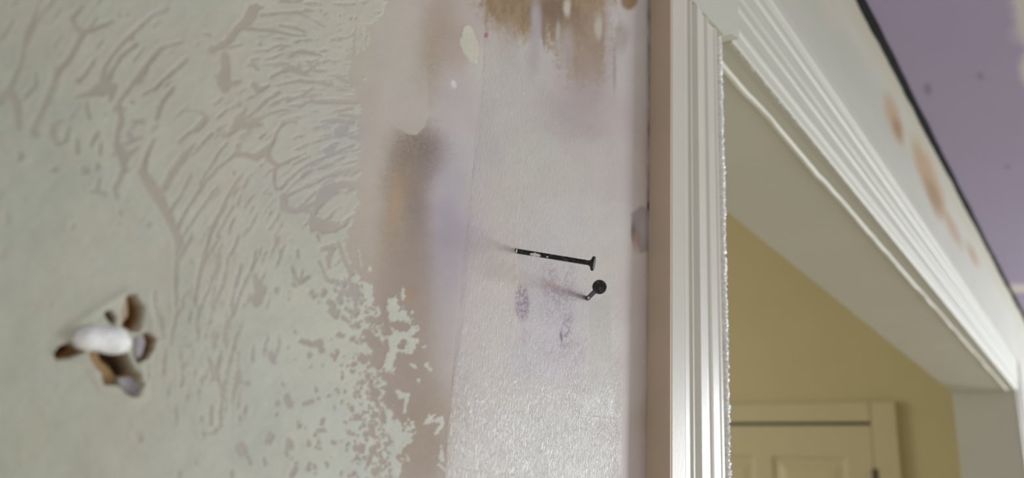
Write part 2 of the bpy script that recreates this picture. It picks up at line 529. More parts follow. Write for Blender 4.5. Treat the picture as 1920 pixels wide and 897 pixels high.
# --- colours of the surface, some shading baked in (sRGB 0-255)
def rbf(pts, sig):
    num = np.zeros(gx.shape+(3,)); den = np.zeros(gx.shape)
    sx = gx[::4, ::4]; sy = gy[::4, ::4]; num = np.zeros(sx.shape+(3,)); den = np.zeros(sx.shape)+1e-9
    for x, y, c in pts:
        k = np.exp(-(((sx-x)**2+(sy-y)**2)/(2*sig*sig)))+1e-5/(1+((sx-x)**2+(sy-y)**2)/1e4)
        den += k; num += k[..., None]*np.array(c, float)
    g = num/den[..., None]
    fy = (gy-Y0)/4; fx = (gx-X0)/4
    iy = np.clip(fy.astype(int), 0, g.shape[0]-2); ix = np.clip(fx.astype(int), 0, g.shape[1]-2)
    ty = np.clip(fy-iy, 0, 1)[..., None]; tx = np.clip(fx-ix, 0, 1)[..., None]
    return (g[iy, ix]*(1-tx)+g[iy, ix+1]*tx)*(1-ty)+(g[iy+1, ix]*(1-tx)+g[iy+1, ix+1]*tx)*ty
BASE = [(0, 100, (158, 156, 138)), (60, 60, (158, 156, 136)), (190, 160, (158, 156, 138)), (30, 200, (160, 155, 145)), (100, 240, (162, 157, 148)), (230, 290, (162, 157, 148)),
        (290, 370, (168, 158, 146)), (330, 440, (170, 164, 152)), (420, 130, (168, 160, 146)), (465, 30, (170, 162, 146)), (450, 226, (170, 162, 150)), (500, 280, (174, 164, 150)),
        (560, 132, (172, 168, 155)), (590, 190, (176, 174, 172)), (620, 280, (172, 172, 176)), (600, 360, (172, 172, 170)), (640, 240, (172, 172, 178)), (620, 430, (176, 170, 158)),
        (485, 545, (176, 172, 164)), (300, 620, (178, 172, 160)), (520, 750, (174, 170, 166)), (600, 800, (168, 158, 145)), (450, 843, (176, 172, 165)), (400, 700, (176, 172, 160)),
        (660, 550, (170, 166, 166)), (625, 580, (168, 160, 152)), (690, 640, (166, 152, 142)), (690, 800, (166, 154, 144)),
        (690, 30, (178, 174, 160)), (690, 110, (172, 172, 158)), (670, 170, (178, 170, 160)), (700, 200, (184, 174, 166)), (690, 300, (184, 174, 166)), (690, 400, (182, 170, 160)),
        (740, 30, (186, 178, 172)), (760, 80, (184, 176, 170)), (715, 120, (184, 176, 168)), (690, 460, (180, 168, 156)), (700, 520, (174, 158, 146)),
        (770, 140, (180, 178, 172)), (820, 60, (178, 168, 162)), (860, 40, (182, 172, 170)), (850, 180, (182, 174, 178)), (880, 240, (182, 176, 182)), (850, 330, (176, 170, 182)),
        (880, 330, (182, 178, 186)), (840, 420, (172, 164, 178)), (870, 450, (182, 174, 186)), (820, 480, (168, 160, 170)), (840, 540, (182, 176, 184)), (870, 600, (188, 182, 186)), (830, 610, (178, 168, 172)),
        (850, 700, (180, 170, 174)), (770, 500, (164, 148, 138)), (750, 570, (164, 148, 138)), (790, 560, (168, 152, 144)), (765, 640, (164, 148, 136)), (760, 700, (168, 154, 150)), (800, 720, (168, 154, 142)),
        (740, 740, (162, 150, 146)), (790, 770, (164, 146, 126)), (810, 830, (160, 144, 126)), (770, 860, (172, 158, 146)), (790, 895, (170, 156, 144)), (845, 830, (184, 180, 176)), (850, 890, (188, 184, 180)),
        (930, 140, (190, 188, 184)), (950, 220, (190, 188, 184)), (920, 350, (192, 186, 182)), (1000, 300, (188, 190, 186)), (960, 400, (192, 188, 184)), (920, 500, (194, 186, 182)),
        (1050, 350, (192, 188, 184)), (1050, 420, (190, 190, 192)), (1100, 300, (192, 188, 186)), (1130, 400, (192, 190, 188)), (1150, 520, (192, 188, 184)), (1030, 480, (190, 188, 192)), (1030, 600, (184, 180, 190)),
        (1000, 660, (184, 180, 190)), (1090, 600, (182, 178, 186)), (1080, 680, (186, 180, 188)), (930, 620, (192, 186, 184)), (900, 700, (190, 186, 182)), (1000, 760, (188, 186, 182)), (1130, 620, (190, 188, 182)),
        (1125, 740, (186, 184, 178)), (1000, 860, (188, 186, 184)), (1100, 860, (188, 186, 182)), (900, 850, (188, 184, 182)),
        (1190, 240, (186, 174, 178)), (1180, 330, (188, 176, 180)), (1190, 550, (188, 174, 178)), (1190, 700, (190, 178, 180)), (1190, 850, (186, 174, 176)), (1160, 140, (186, 180, 182)), (1190, 100, (188, 182, 184)),
        (1060, 200, (184, 178, 180)), (1120, 220, (184, 174, 176)), (1250, 300, (176, 160, 146)), (1250, 800, (176, 162, 150)), (1080, 150, (184, 176, 176)), (980, 150, (186, 184, 184)), (1150, 300, (190, 186, 184))]
def soften(x, y, c):
    c = np.array(c, float)
    if x < 650:
        c = c*0.45+np.array([176, 171, 156.])*0.55 if x > 260 else c*0.5+np.array([168, 164, 147.])*0.5
        return c
    g = c.mean(); c = g+(c-g)*0.72
    return c*1.035+np.array([4, 2, -4.])
BASE = [(x, y, soften(x, y, c)) for x, y, c in BASE]
col = rbf(BASE, 30)
def blob(cx, cy, rx, ry, rot=0, s=0.5, nz_=0.0):
    a = math.radians(rot); dx = gx-cx; dy = gy-cy
    u = (dx*math.cos(a)+dy*math.sin(a))/rx; v = (-dx*math.sin(a)+dy*math.cos(a))/ry
    q = np.sqrt(u*u+v*v)+nz_*(n_f*1.3+n_s*0.9)
    return 1-sst(1-s, 1+s, q)
def lay(mask, rgb, k=1.0):
    global col
    mm = (mask*k)[..., None]; col = col*(1-mm)+np.array(rgb, float)*mm
# soft sooty / scorched stains on the bare paint
suede = 0.85+np.clip(n_c*0.7+n_s*0.7+n_f*0.5, -0.5, 0.3)
lay(blob(782, 280, 44, 42, 20, 0.8, 0.3)*suede, (138, 122, 107), 1.0)
lay(blob(765, 330, 36, 50, 20, 0.85, 0.3)*suede, (136, 121, 104), 0.85)
lay(blob(800, 300, 30, 40, 0, 0.9, 0.3)*suede, (132, 120, 122), 0.5)
lay(blob(757, 395, 36, 80, 6, 0.8, 0.4)*suede, (160, 142, 120), 0.9)
lay(blob(741, 385, 11, 46, 4, 0.8, 0.9)*suede, (190, 158, 120), 0.6)
lay(blob(780, 410, 17, 90, 4, 0.9, 0.3)*suede, (136, 122, 114), 0.7)
lay(blob(812, 100, 24, 90, 10, 0.9, 0.5)*suede, (168, 152, 130), 0.8)
lay(blob(838, 50, 34, 60, -20, 0.9, 0.3)*suede, (176, 158, 142), 0.6)
lay(blob(855, 95, 28, 34, 0, 0.9, 0.3)*suede, (178, 162, 150), 0.5)
lay(blob(762, 500, 42, 90, 0, 0.8, 0.2)*suede, (160, 145, 130), 0.85)
lay(blob(757, 640, 52, 130, 0, 0.7, 0.2)*suede, (162, 147, 134), 0.75)
lay(blob(790, 820, 44, 110, -4, 0.6, 0.2)*suede, (162, 146, 130), 0.8)
lay(blob(838, 440, 28, 120, 0, 0.95, 0.05), (170, 163, 174), 0.6)
lay(blob(768, 552, 12, 12, 0, 0.9, 0.5), (172, 142, 112), 0.6)
lay(blob(792, 450, 18, 110, 0, 0.9, 0.1)*suede, (156, 143, 138), 0.5)
# pale dried run of filler
pale = poly_sd([(725, -60), (800, 60), (803, 150), (804, 215), (797, 238), (780, 254), (764, 252), (744, 240), (727, 224), (716, 180), (706, 100), (700, -60)])+n_f*2
lay((1-sst(-2.5, 1.5, pale))*sst(90, 215, gy), (192, 184, 174), 0.9)
# top scorch
top = poly_sd([(886, -300), (1180, -300), (1150, -20), (1128, 20), (1130, 90), (1122, 140), (1085, 150), (1065, 110), (1040, 62), (1010, 50), (985, 62), (968, 64), (935, 42), (912, 14), (890, -30)])
tm = 1-sst(-22, 20, top-9+n_f*30+n_s*10+fbm(gx/8, gy/50, 71, 3)*26)
lay(tm, (156, 134, 102), 0.95)
lay(tm*sst(-0.05, 0.12, fbm(gx/7, gy/18, 73, 4)), (132, 112, 84), 0.45)
lay(blob(1040, 20, 40, 26, 20, 0.9, 0.5)*tm, (120, 100, 82), 0.7)
lay(blob(1105, 110, 34, 66, 0, 0.9, 0.3), (166, 148, 134), 0.7)
lay(blob(1090, 190, 44, 60, 10, 0.95, 0.2), (176, 164, 162), 0.7)
for (x, y, rx, ry, c, k) in ((1005, 42, 10, 46, (178, 172, 176), .9), (1020, 60, 4, 30, (140, 122, 110), .7), (1063, 14, 7, 17, (202, 196, 182), .95), (1046, 60, 4, 20, (190, 186, 182), .7), (1122, 50, 7, 22, (196, 192, 182), .8),
                             (1000, 100, 12, 40, (176, 168, 170), .5), (1152, 130, 3, 42, (158, 148, 144), .6), (1165, 70, 12, 26, (160, 144, 134), .5), (1060, 90, 16, 40, (180, 172, 172), .7), (950, 75, 20, 34, (184, 172, 166), .5),
                             (1140, 60, 6, 90, (190, 182, 182), .6)):
    lay(blob(x, y, rx, ry, 0, 0.6, 0.3), c, k)
lay(blob(1180, 2, 14, 16, 35, 0.35, 0.2), (140, 112, 76), 0.9)
# small marks
lay(blob(911, 66, 3.6, 5, 20, 0.4), (176, 110, 122), 0.9)
lay(blob(851, 158, 5, 7.5, -20, 0.3), (214, 214, 208), 1)
lay(blob(848, 30, 3, 90, -12, 0.8, 0.2), (200, 196, 196), 0.0)
lay(blob(979, 569, 13, 33, 0, 0.3, 0.25)*sst(-0.3, 0.15, n_c), (140, 127, 140), 0.9)
for (x, y, rx, ry, k) in ((1030, 520, 14, 26, .5), (1050, 552, 36, 12, .4), (1036, 580, 20, 30, .35), (1064, 530, 14, 40, .35), (1062, 620, 10, 44, .75), (1040, 660, 14, 18, .25), (1080, 660, 16, 28, .35), (985, 630, 8, 20, .25)):
    lay(blob(x, y, rx, ry, 8, 0.8, 0.6)*sst(-0.14, 0.12, n_s+n_f*0.5), (150, 130, 148), k)
lay(blob(1036, 536, 14, 5, 20, 0.7, 0.4), (200, 150, 146), 0.5)
lay(blob(1052, 632, 2.2, 9, -8, 0.5, 0.3), (104, 88, 104), 0.8)
# smear beside the door casing and the grubby joint line
sm = poly_sd([(1184, 402), (1200, 388), (1214, 392), (1216, 470), (1200, 474), (1192, 440), (1185, 432)])
lay(1-sst(-3, 5, sm), (146, 134, 134), 0.7)
lay(blob(1187, 436, 4, 16, 0, 0.8), (112, 100, 98), 0.7); lay(blob(1192, 452, 6, 18, 0, 0.9), (166, 132, 112), 0.6)
lay(blob(1206, 430, 6, 28, 0, 0.8), (182, 176, 176), 0.6)
jl = 1217+0*gy
lay(np.exp(-((gx-jl)/4.5)**2)*np.clip(0.6+fbm(gx/9, gy/30, 81, 4)*1.6, 0, 1), (120, 108, 100), 0.85)
lay(blob(1217, 386, 4, 8, 0, 0.4), (78, 66, 62), 0.9)
# plaster on top; darker left side is light falloff put into the colour
PL = [(0, 0, (172, 173, 156)), (0, 300, (172, 176, 160)), (0, 800, (174, 176, 158)), (200, 700, (178, 179, 162)), (300, 100, (180, 181, 164)), (300, 500, (182, 183, 167)), (400, 300, (184, 185, 168)), (500, 100, (190, 190, 172)),
      (480, 400, (190, 190, 176)), (560, 330, (190, 188, 174)), (450, 750, (188, 190, 176)), (640, 120, (190, 190, 174)), (640, 300, (192, 192, 176)), (600, 600, (196, 198, 182)), (600, 250, (186, 184, 176)), (720, 650, (200, 202, 186)), (700, 850, (196, 200, 188)), (820, 800, (202, 202, 190)), (880, 90, (204, 202, 184))]
pcol = rbf(PL, 90)
pcol = pcol + (fbm(gx/50, gy/50, 91, 4)*12)[..., None]+(fbm(gx/70, gy/70, 92, 3)*6)[..., None]*np.array([1, .4, -.4])+(fbm(gx/5, gy/5, 93, 2)*5)[..., None]
col = col+((fbm(gx/30, gy/30, 95, 4)*8)*1.0)[..., None]+(n_s*4*(gx > 660))[..., None]
col = col*(1-plas[..., None])+pcol*plas[..., None]
# right part: skimmed edge strokes, ledges of old tape lines
wr_l = np.interp(gy, [-260, 60, 130, 200, 300, 400, 500, 600, 700, 800, 900, 1160], [920, 912, 905, 898, 888, 878, 872, 866, 850, 838, 832, 820])
wrink = sst(-3, 6, gx-wr_l-n_f*7)*(1-sst(1152, 1176, gx))
wrink *= 1-0.8*(1-sst(-14, 6, poly_sd([(985, -300), (1200, -300), (1200, 260), (1090, 240), (1000, 140), (930, 100), (915, 60), (900, -10)])+n_f*12))
wrink *= 1-0.4*(1-sst(-4, 4, poly_sd([(1100, 560), (1140, 560), (1152, 780), (1136, 784), (1094, 782), (1100, 700)])))
wrink *= 0.75+0.25*sst(640, 740, gy)+0.15*sst(-0.1, 0.1, n_m)
hgt += 0.10*sst(-2, 3, gx-wr_l-n_f*9)*(gx < 1300)
def ledge(pts, w=3.0, amp=0.08):
    global hgt
    d = np.full(gx.shape, 99.0)
    for (ax, ay), (bx, by) in zip(pts[:-1], pts[1:]):
        dx, dy = bx-ax, by-ay; L = dx*dx+dy*dy
        tt = np.clip(((gx-ax)*dx+(gy-ay)*dy)/L, 0, 1); d = np.minimum(d, np.hypot(gx-ax-tt*dx, gy-ay-tt*dy))
    hgt += amp*np.exp(-((d+n_s*3)/w)**2)
ledge([(972, 240), (978, 300), (968, 400), (966, 470), (966, 590), (955, 660)])
ledge([(1112, 340), (1114, 420), (1108, 480)], 2.5, 0.05)
ledge([(1100, 566), (1102, 640), (1097, 700), (1096, 745)], 2.5, 0.10)
ledge([(1152, 690), (1150, 740), (1136, 785), (1092, 780)], 2.5, 0.07)
ledge([(1162, 690), (1163, 800), (1160, 900)], 3, 0.07)
ledge([(905, 70), (906, 140), (896, 260), (884, 330)], 1.8, -0.10)
ledge([(880, 400), (868, 470), (862, 560), (852, 650), (846, 720)], 2.2, -0.07)
ledge([(840, 880), (900, 888), (960, 896)], 4, 0.10)
lay(1-sst(-3, 3, poly_sd([(1103, 560), (1142, 555), (1148, 700), (1136, 780), (1098, 776), (1100, 700)])), (178, 175, 166), 0.7)
# --- knocked hole: depth in mm and what shows inside
hole = np.zeros(gx.shape)
def pit(pts, depth, rgb, s0=-5, s1=2, k=1.0, jag=6):
    global hole
    m_ = 1-sst(s0, s1, poly_sd(pts)+n_f*jag+n_s*2)
    lay(m_, rgb, k); hole = np.where(m_ > 0.02, np.maximum(hole*(1-m_)+0, 0)+m_*depth, hole)
    return m_
pit([(228, 572), (240, 552), (254, 553), (268, 575), (268, 600), (260, 622), (244, 622), (228, 612)], 2.0, (176, 160, 136))
pit([(246, 556), (258, 560), (270, 580), (269, 598), (262, 606), (252, 622), (238, 618), (236, 606), (246, 590)], 8.0, (146, 88, 30), -6, 1)
pit([(196, 586), (208, 582), (216, 596), (214, 610), (202, 600)], 4.0, (106, 78, 48), -4, 2)
pit([(98, 664), (112, 650), (134, 642), (146, 652), (158, 660), (130, 672), (106, 674)], 5.0, (150, 104, 58), -5, 2)
pit([(110, 656), (134, 646), (140, 654), (118, 666)], 8.0, (70, 46, 26), -4, 2)
pit([(166, 664), (186, 650), (226, 660), (246, 690), (262, 700), (266, 722), (250, 744), (236, 738), (224, 722), (196, 722), (190, 700), (172, 680)], 4.5, (166, 138, 94), -4, 2)
pit([(198, 654), (236, 664), (250, 690), (248, 706), (232, 704), (222, 690), (204, 674)], 11.0, (92, 58, 28), -5, 2)
m1 = pit([(226, 706), (256, 702), (268, 722), (258, 744), (246, 742), (228, 726)], 2.0, (158, 154, 156), -3, 2)
pit([(252, 632), (276, 624), (290, 636), (288, 652), (276, 672), (258, 682), (250, 660)], 5.0, (150, 96, 44), -4, 2)
m2 = pit([(252, 630), (272, 624), (279, 640), (272, 664), (260, 682), (250, 662)], 0.6, (158, 154, 158), -4, 2)
hgt = hgt*(1-np.clip(hole/2, 0, 1))-hole
# ragged raised paper around the hole
ring = np.exp(-((poly_sd([(95, 660), (130, 610), (190, 570), (240, 540), (280, 560), (300, 640), (270, 690), (275, 745), (240, 760), (190, 740), (165, 690), (110, 685)])+6)/9.0)**2)
hgt += 0.35*ring*(hole < 0.3)
hgt = np.where(gx > 1290, hgt*0, hgt)
sheen = np.clip(0.12+0.62*sst(-3, 8, gx-wr_l)*1.0, 0, 1)*(1-0.7*tm)
sheen = np.clip(sheen+0.4*sst(680, 760, gy+n_m*60)*sst(-3, 8, gx-wr_l)*(1-sst(1160, 1168, gx))*(0.35+0.65*sst(-0.05, 0.08, fbm(gx/36, gy/30, 99, 3))), 0, 1)
sheen = np.where(plas > 0.5, 0.15, sheen)
def sample(A, px, py):
    fx = np.clip(px-X0, 0, W_-1.001); fy = np.clip(py-Y0, 0, H_-1.001)
    ix = fx.astype(int); iy = fy.astype(int); tx = fx-ix; ty = fy-iy
    if A.ndim == 3: tx = tx[..., None]; ty = ty[..., None]
    return (A[iy, ix]*(1-tx)+A[iy, ix+1]*tx)*(1-ty)+(A[iy+1, ix]*(1-tx)+A[iy+1, ix+1]*tx)*ty

# ------------------------------------------------------------------ the setting
cols = np.concatenate([np.arange(-260, 60, 4.0), np.arange(60, 330, 2.0), np.arange(330, 1240, 1.3), np.arange(1240, 1330, 5.0)])
rows = np.concatenate([np.arange(-260, 0, 5.0), np.arange(0, 897, 1.5), np.arange(897, 1160, 5.0)])[::-1]
ux = np.array([onwall(c, CY)[0] for c in cols])
keep = ux < 0.46; ux = ux[keep]
Xg, Rg = np.meshgrid(ux, rows, indexing='ij')
Zg = z_on_column(Xg, Rg)
Zg = np.concatenate([np.full((len(ux), 1), FLOOR), Zg, np.full((len(ux), 1), CEIL-0.001)], 1)
Zg = np.minimum(Zg, CEIL-0.001)
Xg = np.repeat(ux[:, None], Zg.shape[1], 1)
PX, PY = proj(Xg, 0*Xg, Zg)
hh = sample(hgt, PX, PY); hh[:, 0] = 0; hh[:, -1] = 0
P = np.stack([Xg, -hh*0.001*0.8, Zg], -1)
tone = s2l(np.clip(sample(col, PX, PY), 5, 250)*K)
att = dict(tone=tone, sheen=sample(sheen, PX, PY), wrinkle=sample(wrink, PX, PY))
# run the plain wall on past the near end
P = np.concatenate([P[:1]*np.array([0, 1, 1])+np.array([-1.6, 0, 0]), P], 0)
att = {k: np.concatenate([v[:1], v], 0) for k, v in att.items()}
tag(grid_mesh('wall_left', P, M_wall, att), kind='structure')

ZI = 0.333; ZO = 0.429; XJ = 0.482; XF = 2.29; TH = 0.131      # soffit height, casing top, near jamb, far jamb, wall thickness
# wall strip above the head casing, with its own stains
hx = np.concatenate([np.linspace(0.455, 1.2, 220), np.linspace(1.21, 3.0, 200), [4.0, 5.5, 7.5]])
hz = np.linspace(0, 1, 120)
HX, HT = np.meshgrid(hx, hz, indexing='ij')
topz = CEIL-0.0045+0.012*fbm(hx*11, hx*0, 5, 5)
HZ = (ZI+0.02)+(topz[:, None]-(ZI+0.02))*HT
PX, PY = proj(HX, 0*HX, HZ)
hc = np.zeros(HX.shape+(3,))+np.array([190, 190, 177.])
nA = fbm(HX*9, HZ*20, 7, 4)
hc = hc+(nA*10)[..., None]
up = sst(0.70, 0.97, HT+nA*0.25)
def hlay(mask, rgb, k=1.0):
    global hc
    mm = (mask*k)[..., None]; hc = hc*(1-mm)+np.array(rgb, float)*mm
hlay(up, (186, 181, 158), 0.75)
hlay(sst(0.35, 0.6, HT+nA*.3)*(1-sst(0.6, 0.9, HT+nA*.3))*(1-sst(1.0, 1.5, HX)), (176, 178, 162), 0.6)
def hb(cx, cy, rx, ry, rot, s=0.5, q=0.4):
    a = math.radians(rot); dx = PX-cx; dy = PY-cy
    u = (dx*math.cos(a)+dy*math.sin(a))/rx; v = (-dx*math.sin(a)+dy*math.cos(a))/ry
    return 1-sst(1-s, 1+s, np.sqrt(u*u+v*v)+q*fbm(HX*30, HZ*60, 9, 3))
hlay(hb(1676, 222, 12, 44, -18, .6), (178, 150, 116), .9)
hlay(hb(1684, 244, 8, 22, -18, .6), (146, 116, 80), .8)
hlay(hb(1742, 335, 14, 76, -22, .5), (176, 148, 108), .95)
hlay(hb(1752, 370, 10, 38, -20, .6), (150, 122, 80), .9)
hlay(hb(1787, 430, 7, 34, -24, .7), (170, 144, 112), .85)
hlay(hb(1824, 478, 6, 22, -24, .7), (170, 140, 106), .85)
hlay(hb(1700, 262, 7, 16, -24, .8), (196, 184, 164), .6)
hlay(hb(1555, 20, 12, 30, -24, .8), (196, 184, 168), .6)
H3 = -0.0006*fbm(HX*12, HZ*25, 13, 4)-0.0012*sst(0.8, 1, HT)*fbm(HX*25, HZ*25, 15, 3)
o = grid_mesh('wall_header', np.stack([HX, H3, HZ], -1), M_head, dict(tone=s2l(hc), sheen=HX*0+0.35, wrinkle=HX*0))
tag(o, kind='structure')
# wall thickness pieces around the cased opening
box('wall_front', (XF, 0.0005, FLOOR), (7.5, TH, ZI+0.021), M_jamb); tag(bpy.data.objects['wall_front'], kind='structure')
o = box('wall_back', (-1.6, 0.012, ZI), (7.5, TH, CEIL-0.001), M_jamb); tag(o, kind='structure')
o = box('wall_top', (-1.6, 0.02, CEIL+0.01), (3.9, TH, 1.3), M_jamb); tag(o, kind='structure')
o = box('wall_near', (-1.6, 0.016, FLOOR), (XJ, TH, ZI), M_jamb); tag(o, kind='structure')
# soffit board with the thin ridge of filler along its front
sx = np.linspace(XJ-0.01, XF, 260); prof = [(0.0, 0.010), (0.0, 0.0), (0.008, 0.0), (0.0095, -0.0022), (0.0115, -0.0028), (0.0135, -0.0015), (0.0145, 0.0), (TH*0.5, 0.0006), (TH, 0.0), (TH, 0.010)]
SP = np.zeros((len(sx), len(prof), 3)); wob = fbm(sx*18, sx*0, 33, 4)
for j, (yy, zz) in enumerate(prof):
    SP[:, j] = np.stack([sx, yy+(wob*0.003 if 2 <= j <= 6 else 0*wob), ZI+zz*(1+(wob*0.8 if zz < 0 else 0*wob))], -1)
fa = []; n_, m_ = SP.shape[:2]
for i in range(n_-1):
    for j in range(m_-1): fa.append((i*m_+j, (i+1)*m_+j, (i+1)*m_+j+1, i*m_+j+1))
o = mesh_obj('trim_soffit', SP.reshape(-1, 3), fa, M_jamb); tag(o, kind='structure')
# ceiling
cx_ = np.concatenate([[-1.6], np.linspace(0.6, 4.2, 420), [7.5]]); cy_ = np.concatenate([[-3.2], np.linspace(-1.3, -0.0088, 260)])
CXg, CYg = np.meshgrid(cx_, cy_, indexing='ij'); CYg[:, -1] += 0.006*fbm(cx_*3, cx_*0, 3, 3)+0.0015*fbm(cx_*25, cx_*0, 4, 2)
PX, PY = proj(CXg, CYg, CXg*0+CEIL)
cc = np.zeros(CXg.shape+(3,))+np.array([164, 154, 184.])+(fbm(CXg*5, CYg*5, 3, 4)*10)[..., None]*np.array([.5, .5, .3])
def cl(mask, rgb, k=1.0):
    global cc
    mm = (mask*k)[..., None]; cc = cc*(1-mm)+np.array(rgb, float)*mm
def cb(cx, cy, rx, ry, s=0.4, q=0.6):
    return 1-sst(1-s, 1+s, np.sqrt(((PX-cx)/rx)**2+((PY-cy)/ry)**2)+q*fbm(PX/14, PY/14, 9, 4))
front = CXg > 0.6
cl(cb(1925, -5, 26, 55)*front, (214, 212, 204)); cl(cb(1926, 66, 30, 20)*front, (190, 184, 196), .8); cl(cb(1928, 130, 16, 36)*front, (210, 208, 200), .9); cl(cb(1932, 30, 26, 60)*front, (206, 204, 200), .9)
cl((1-sst(6, 11, np.abs(PY-541)+0*PX))*sst(1890, 1898, PX+n_f[0, 0])*front, (212, 208, 204), .95)
cl(cb(1739, 168, 7, 12)*front, (118, 110, 138), .7); cl(cb(1838, 143, 6, 6)*front, (118, 110, 138), .6); cl(cb(1890, 313, 6, 5)*front, (126, 118, 144), .5)
o = grid_mesh('ceiling', np.stack([CXg, CYg, CXg*0+CEIL], -1)[::-1], M_ceil, {k: v[::-1] for k, v in dict(tone=s2l(np.clip(cc, 5, 250)), sheen=CXg*0+0.1, wrinkle=CXg*0).items()})
tag(o, kind='structure')
# far side of the room and the hall behind the opening
o = box('ceiling_hall', (-0.5, TH, 1.3), (3.9, 3.4, 1.35), M_yellow); tag(o, kind='structure')
XH = 3.0
o = box('wall_hall', (XH, TH, FLOOR), (XH+0.1, 3.4, 1.3), M_yellow); tag(o, kind='structure')
o = box('floor', (-1.6, -3.2, FLOOR-0.05), (7.5, 3.4, FLOOR), M_floor); tag(o, kind='structure')
# dark crack between ceiling and wall
o = box('trim_crack', (-1.6, -0.03, CEIL+0.0008), (7.5, 0.0115, CEIL+0.006), M_dark); tag(o, kind='structure')

# ------------------------------------------------------------------ moulded casing round the opening
PROF = [(0, 0), (0, 12.9), (1.2, 13.7), (13.5, 15.2), (14.6, 14.2), (15.4, 12.4), (16.6, 12.9), (18.0, 13.4), (20, 12.0), (26, 12.5), (27.2, 13.6), (28.6, 13.8), (30, 13.0), (31.5, 11.4), (34.5, 11.4), (36, 12.6), (37.5, 13.6),
        (38, 13.8), (46.5, 13.3), (48.5, 11.9), (52.5, 12.0), (54.3, 12.8), (56, 13.2), (57.8, 12.6), (59.6, 11.0), (69, 11.4), (70.8, 12.0), (73, 12.2), (74.6, 11.4), (76.0, 9.0), (82, 7.5), (84, 6.0), (84, 0)]
def sweep(name, path0, path1, axis, mat, parent, mitre0=0, mitre1=0):
    """moulding profile swept between two places; axis 'v' = upright, 'h' = along the head"""
    vs = []; n = 60
    for k in range(n+1):
        f_ = k/n
        for (w_, t_) in PROF:
            w_ *= 0.001; t_ *= 0.001
            a = path0+mitre0*w_; b_ = path1+mitre1*w_
            s = a+(b_-a)*f_
            if axis == 'v': vs.append((0.387+w_, -t_, s))
            else: vs.append((s, -(t_ if t_ < 0.002 else 0.0115+(t_-0.0115)*0.62), ZI+0.096-w_*0.096/0.084))
    m_ = len(PROF); fa = [(i*m_+j, i*m_+(j+1) % m_, (i+1)*m_+(j+1) % m_, (i+1)*m_+j) for i in range(n) for j in range(m_)]
    fa += [tuple(range(m_)), tuple(range(n*m_, (n+1)*m_))]
    me = bpy.data.meshes.new(name); me.from_pydata(vs, [], fa); me.update()
    bm = bmesh.new(); bm.from_mesh(me); bmesh.ops.recalc_face_normals(bm, faces=bm.faces); bm.to_mesh(me); bm.free()
    return link(name, me, mat, parent)
casing = bpy.data.objects.new('trim_1', None); S.collection.objects.link(casing); casing.location = (0.387, 0, FLOOR); tag(casing, kind='structure')
def adopt(o, root):
    o.parent = root; o.matrix_parent_inverse = Matrix.Translation(-Vector(root.location)); return o
adopt(sweep('side_casing', FLOOR, 0.3165, 'v', M_trim, None, 0, 0.05), casing)
M_edge = paint('shaded_edge_paint', (212, 194, 170), 0.6, 0.0002, 120, 0.05, 20)  # warm shade on the casing's left side, put into its colour
adopt(box('casing_edge', (0.3862, -0.0134, FLOOR), (0.3872, 0, ZO-0.003), M_edge), casing)  # thin strip added to carry the painted shade
adopt(sweep('head_casing', 0.4990, XF+0.084, 'h', M_headtrim, None, 0, -1.0), casing)
# plain corner block between the two mouldings
fz = []
pts = [(0.3872, 0.3165), (0.470, 0.3208), (0.484, 0.3295), (0.4990, 0.3335), (0.4990, ZO+0.001), (0.3872, ZO+0.001)]
for yy in (-0.0137, 0.0): fz += [(x, yy, z) for x, z in pts]
k = len(pts)
adopt(mesh_obj('corner_block', fz, [tuple(range(k)), tuple(range(2*k-1, k-1, -1))]+[(i, (i+1) % k, k+(i+1) % k, k+i) for i in range(k)], M_headtrim), casing)
# lumpy caulk bead down the inner edge and along the head
def bead(name, p0, p1, r, seed, n=2600, m=10, mat=M_caulk, lump=0.6, ls=520):
    p0 = np.array(p0); p1 = np.array(p1); L = np.linalg.norm(p1-p0); d_ = (p1-p0)/L
    e1 = nz(np.cross(d_, (0, 1, 0))); e2 = np.cross(d_, e1); vs = np.zeros((n+1, m, 3))
    s = np.linspace(0, L, n+1)
    for j in range(m):
        a = 2*math.pi*j/m
        rr = r*(1+lump*2*fbm(s*ls, s*0+j*0.9*np.cos(a)+3, seed, 3))
        vs[:, j] = p0+s[:, None]*d_+(rr*math.cos(a))[:, None]*e1+(rr*math.sin(a))[:, None]*e2
    fa = [(i*m+j, i*m+(j+1) % m, (i+1)*m+(j+1) % m, (i+1)*m+j) for i in range(n) for j in range(m)]
    return mesh_obj(name, vs.reshape(-1, 3), fa, mat, None, True)
adopt(bead('caulk_bead', (0.4750, -0.0065, -0.12), (0.4755, -0.0065, ZI), 0.0028, 3), casing)
adopt(bead('caulk_bead', (0.481, -0.0040, -0.12), (0.481, -0.0040, ZI), 0.0030, 8), casing)
adopt(bead('caulk_bead', (0.50, -0.0065, ZI+0.0015), (XF, -0.0065, ZI+0.0015), 0.0016, 5, 2600), casing)
# far leg of the same casing
def far_leg():
    vs = []
    for z in (FLOOR, ZO):
        for (w_, t_) in PROF: vs.append((XF+0.084-w_*0.001 if True else 0, -t_*0.001, z if z == FLOOR else z-w_*0.001*1.1))
    m_ = len(PROF); fa = [(j, (j+1) % m_, m_+(j+1) % m_, m_+j) for j in range(m_)]+[tuple(range(m_)), tuple(range(m_, 2*m_))]
    return mesh_obj('side_casing', vs, fa, M_trim)
adopt(far_leg(), casing)

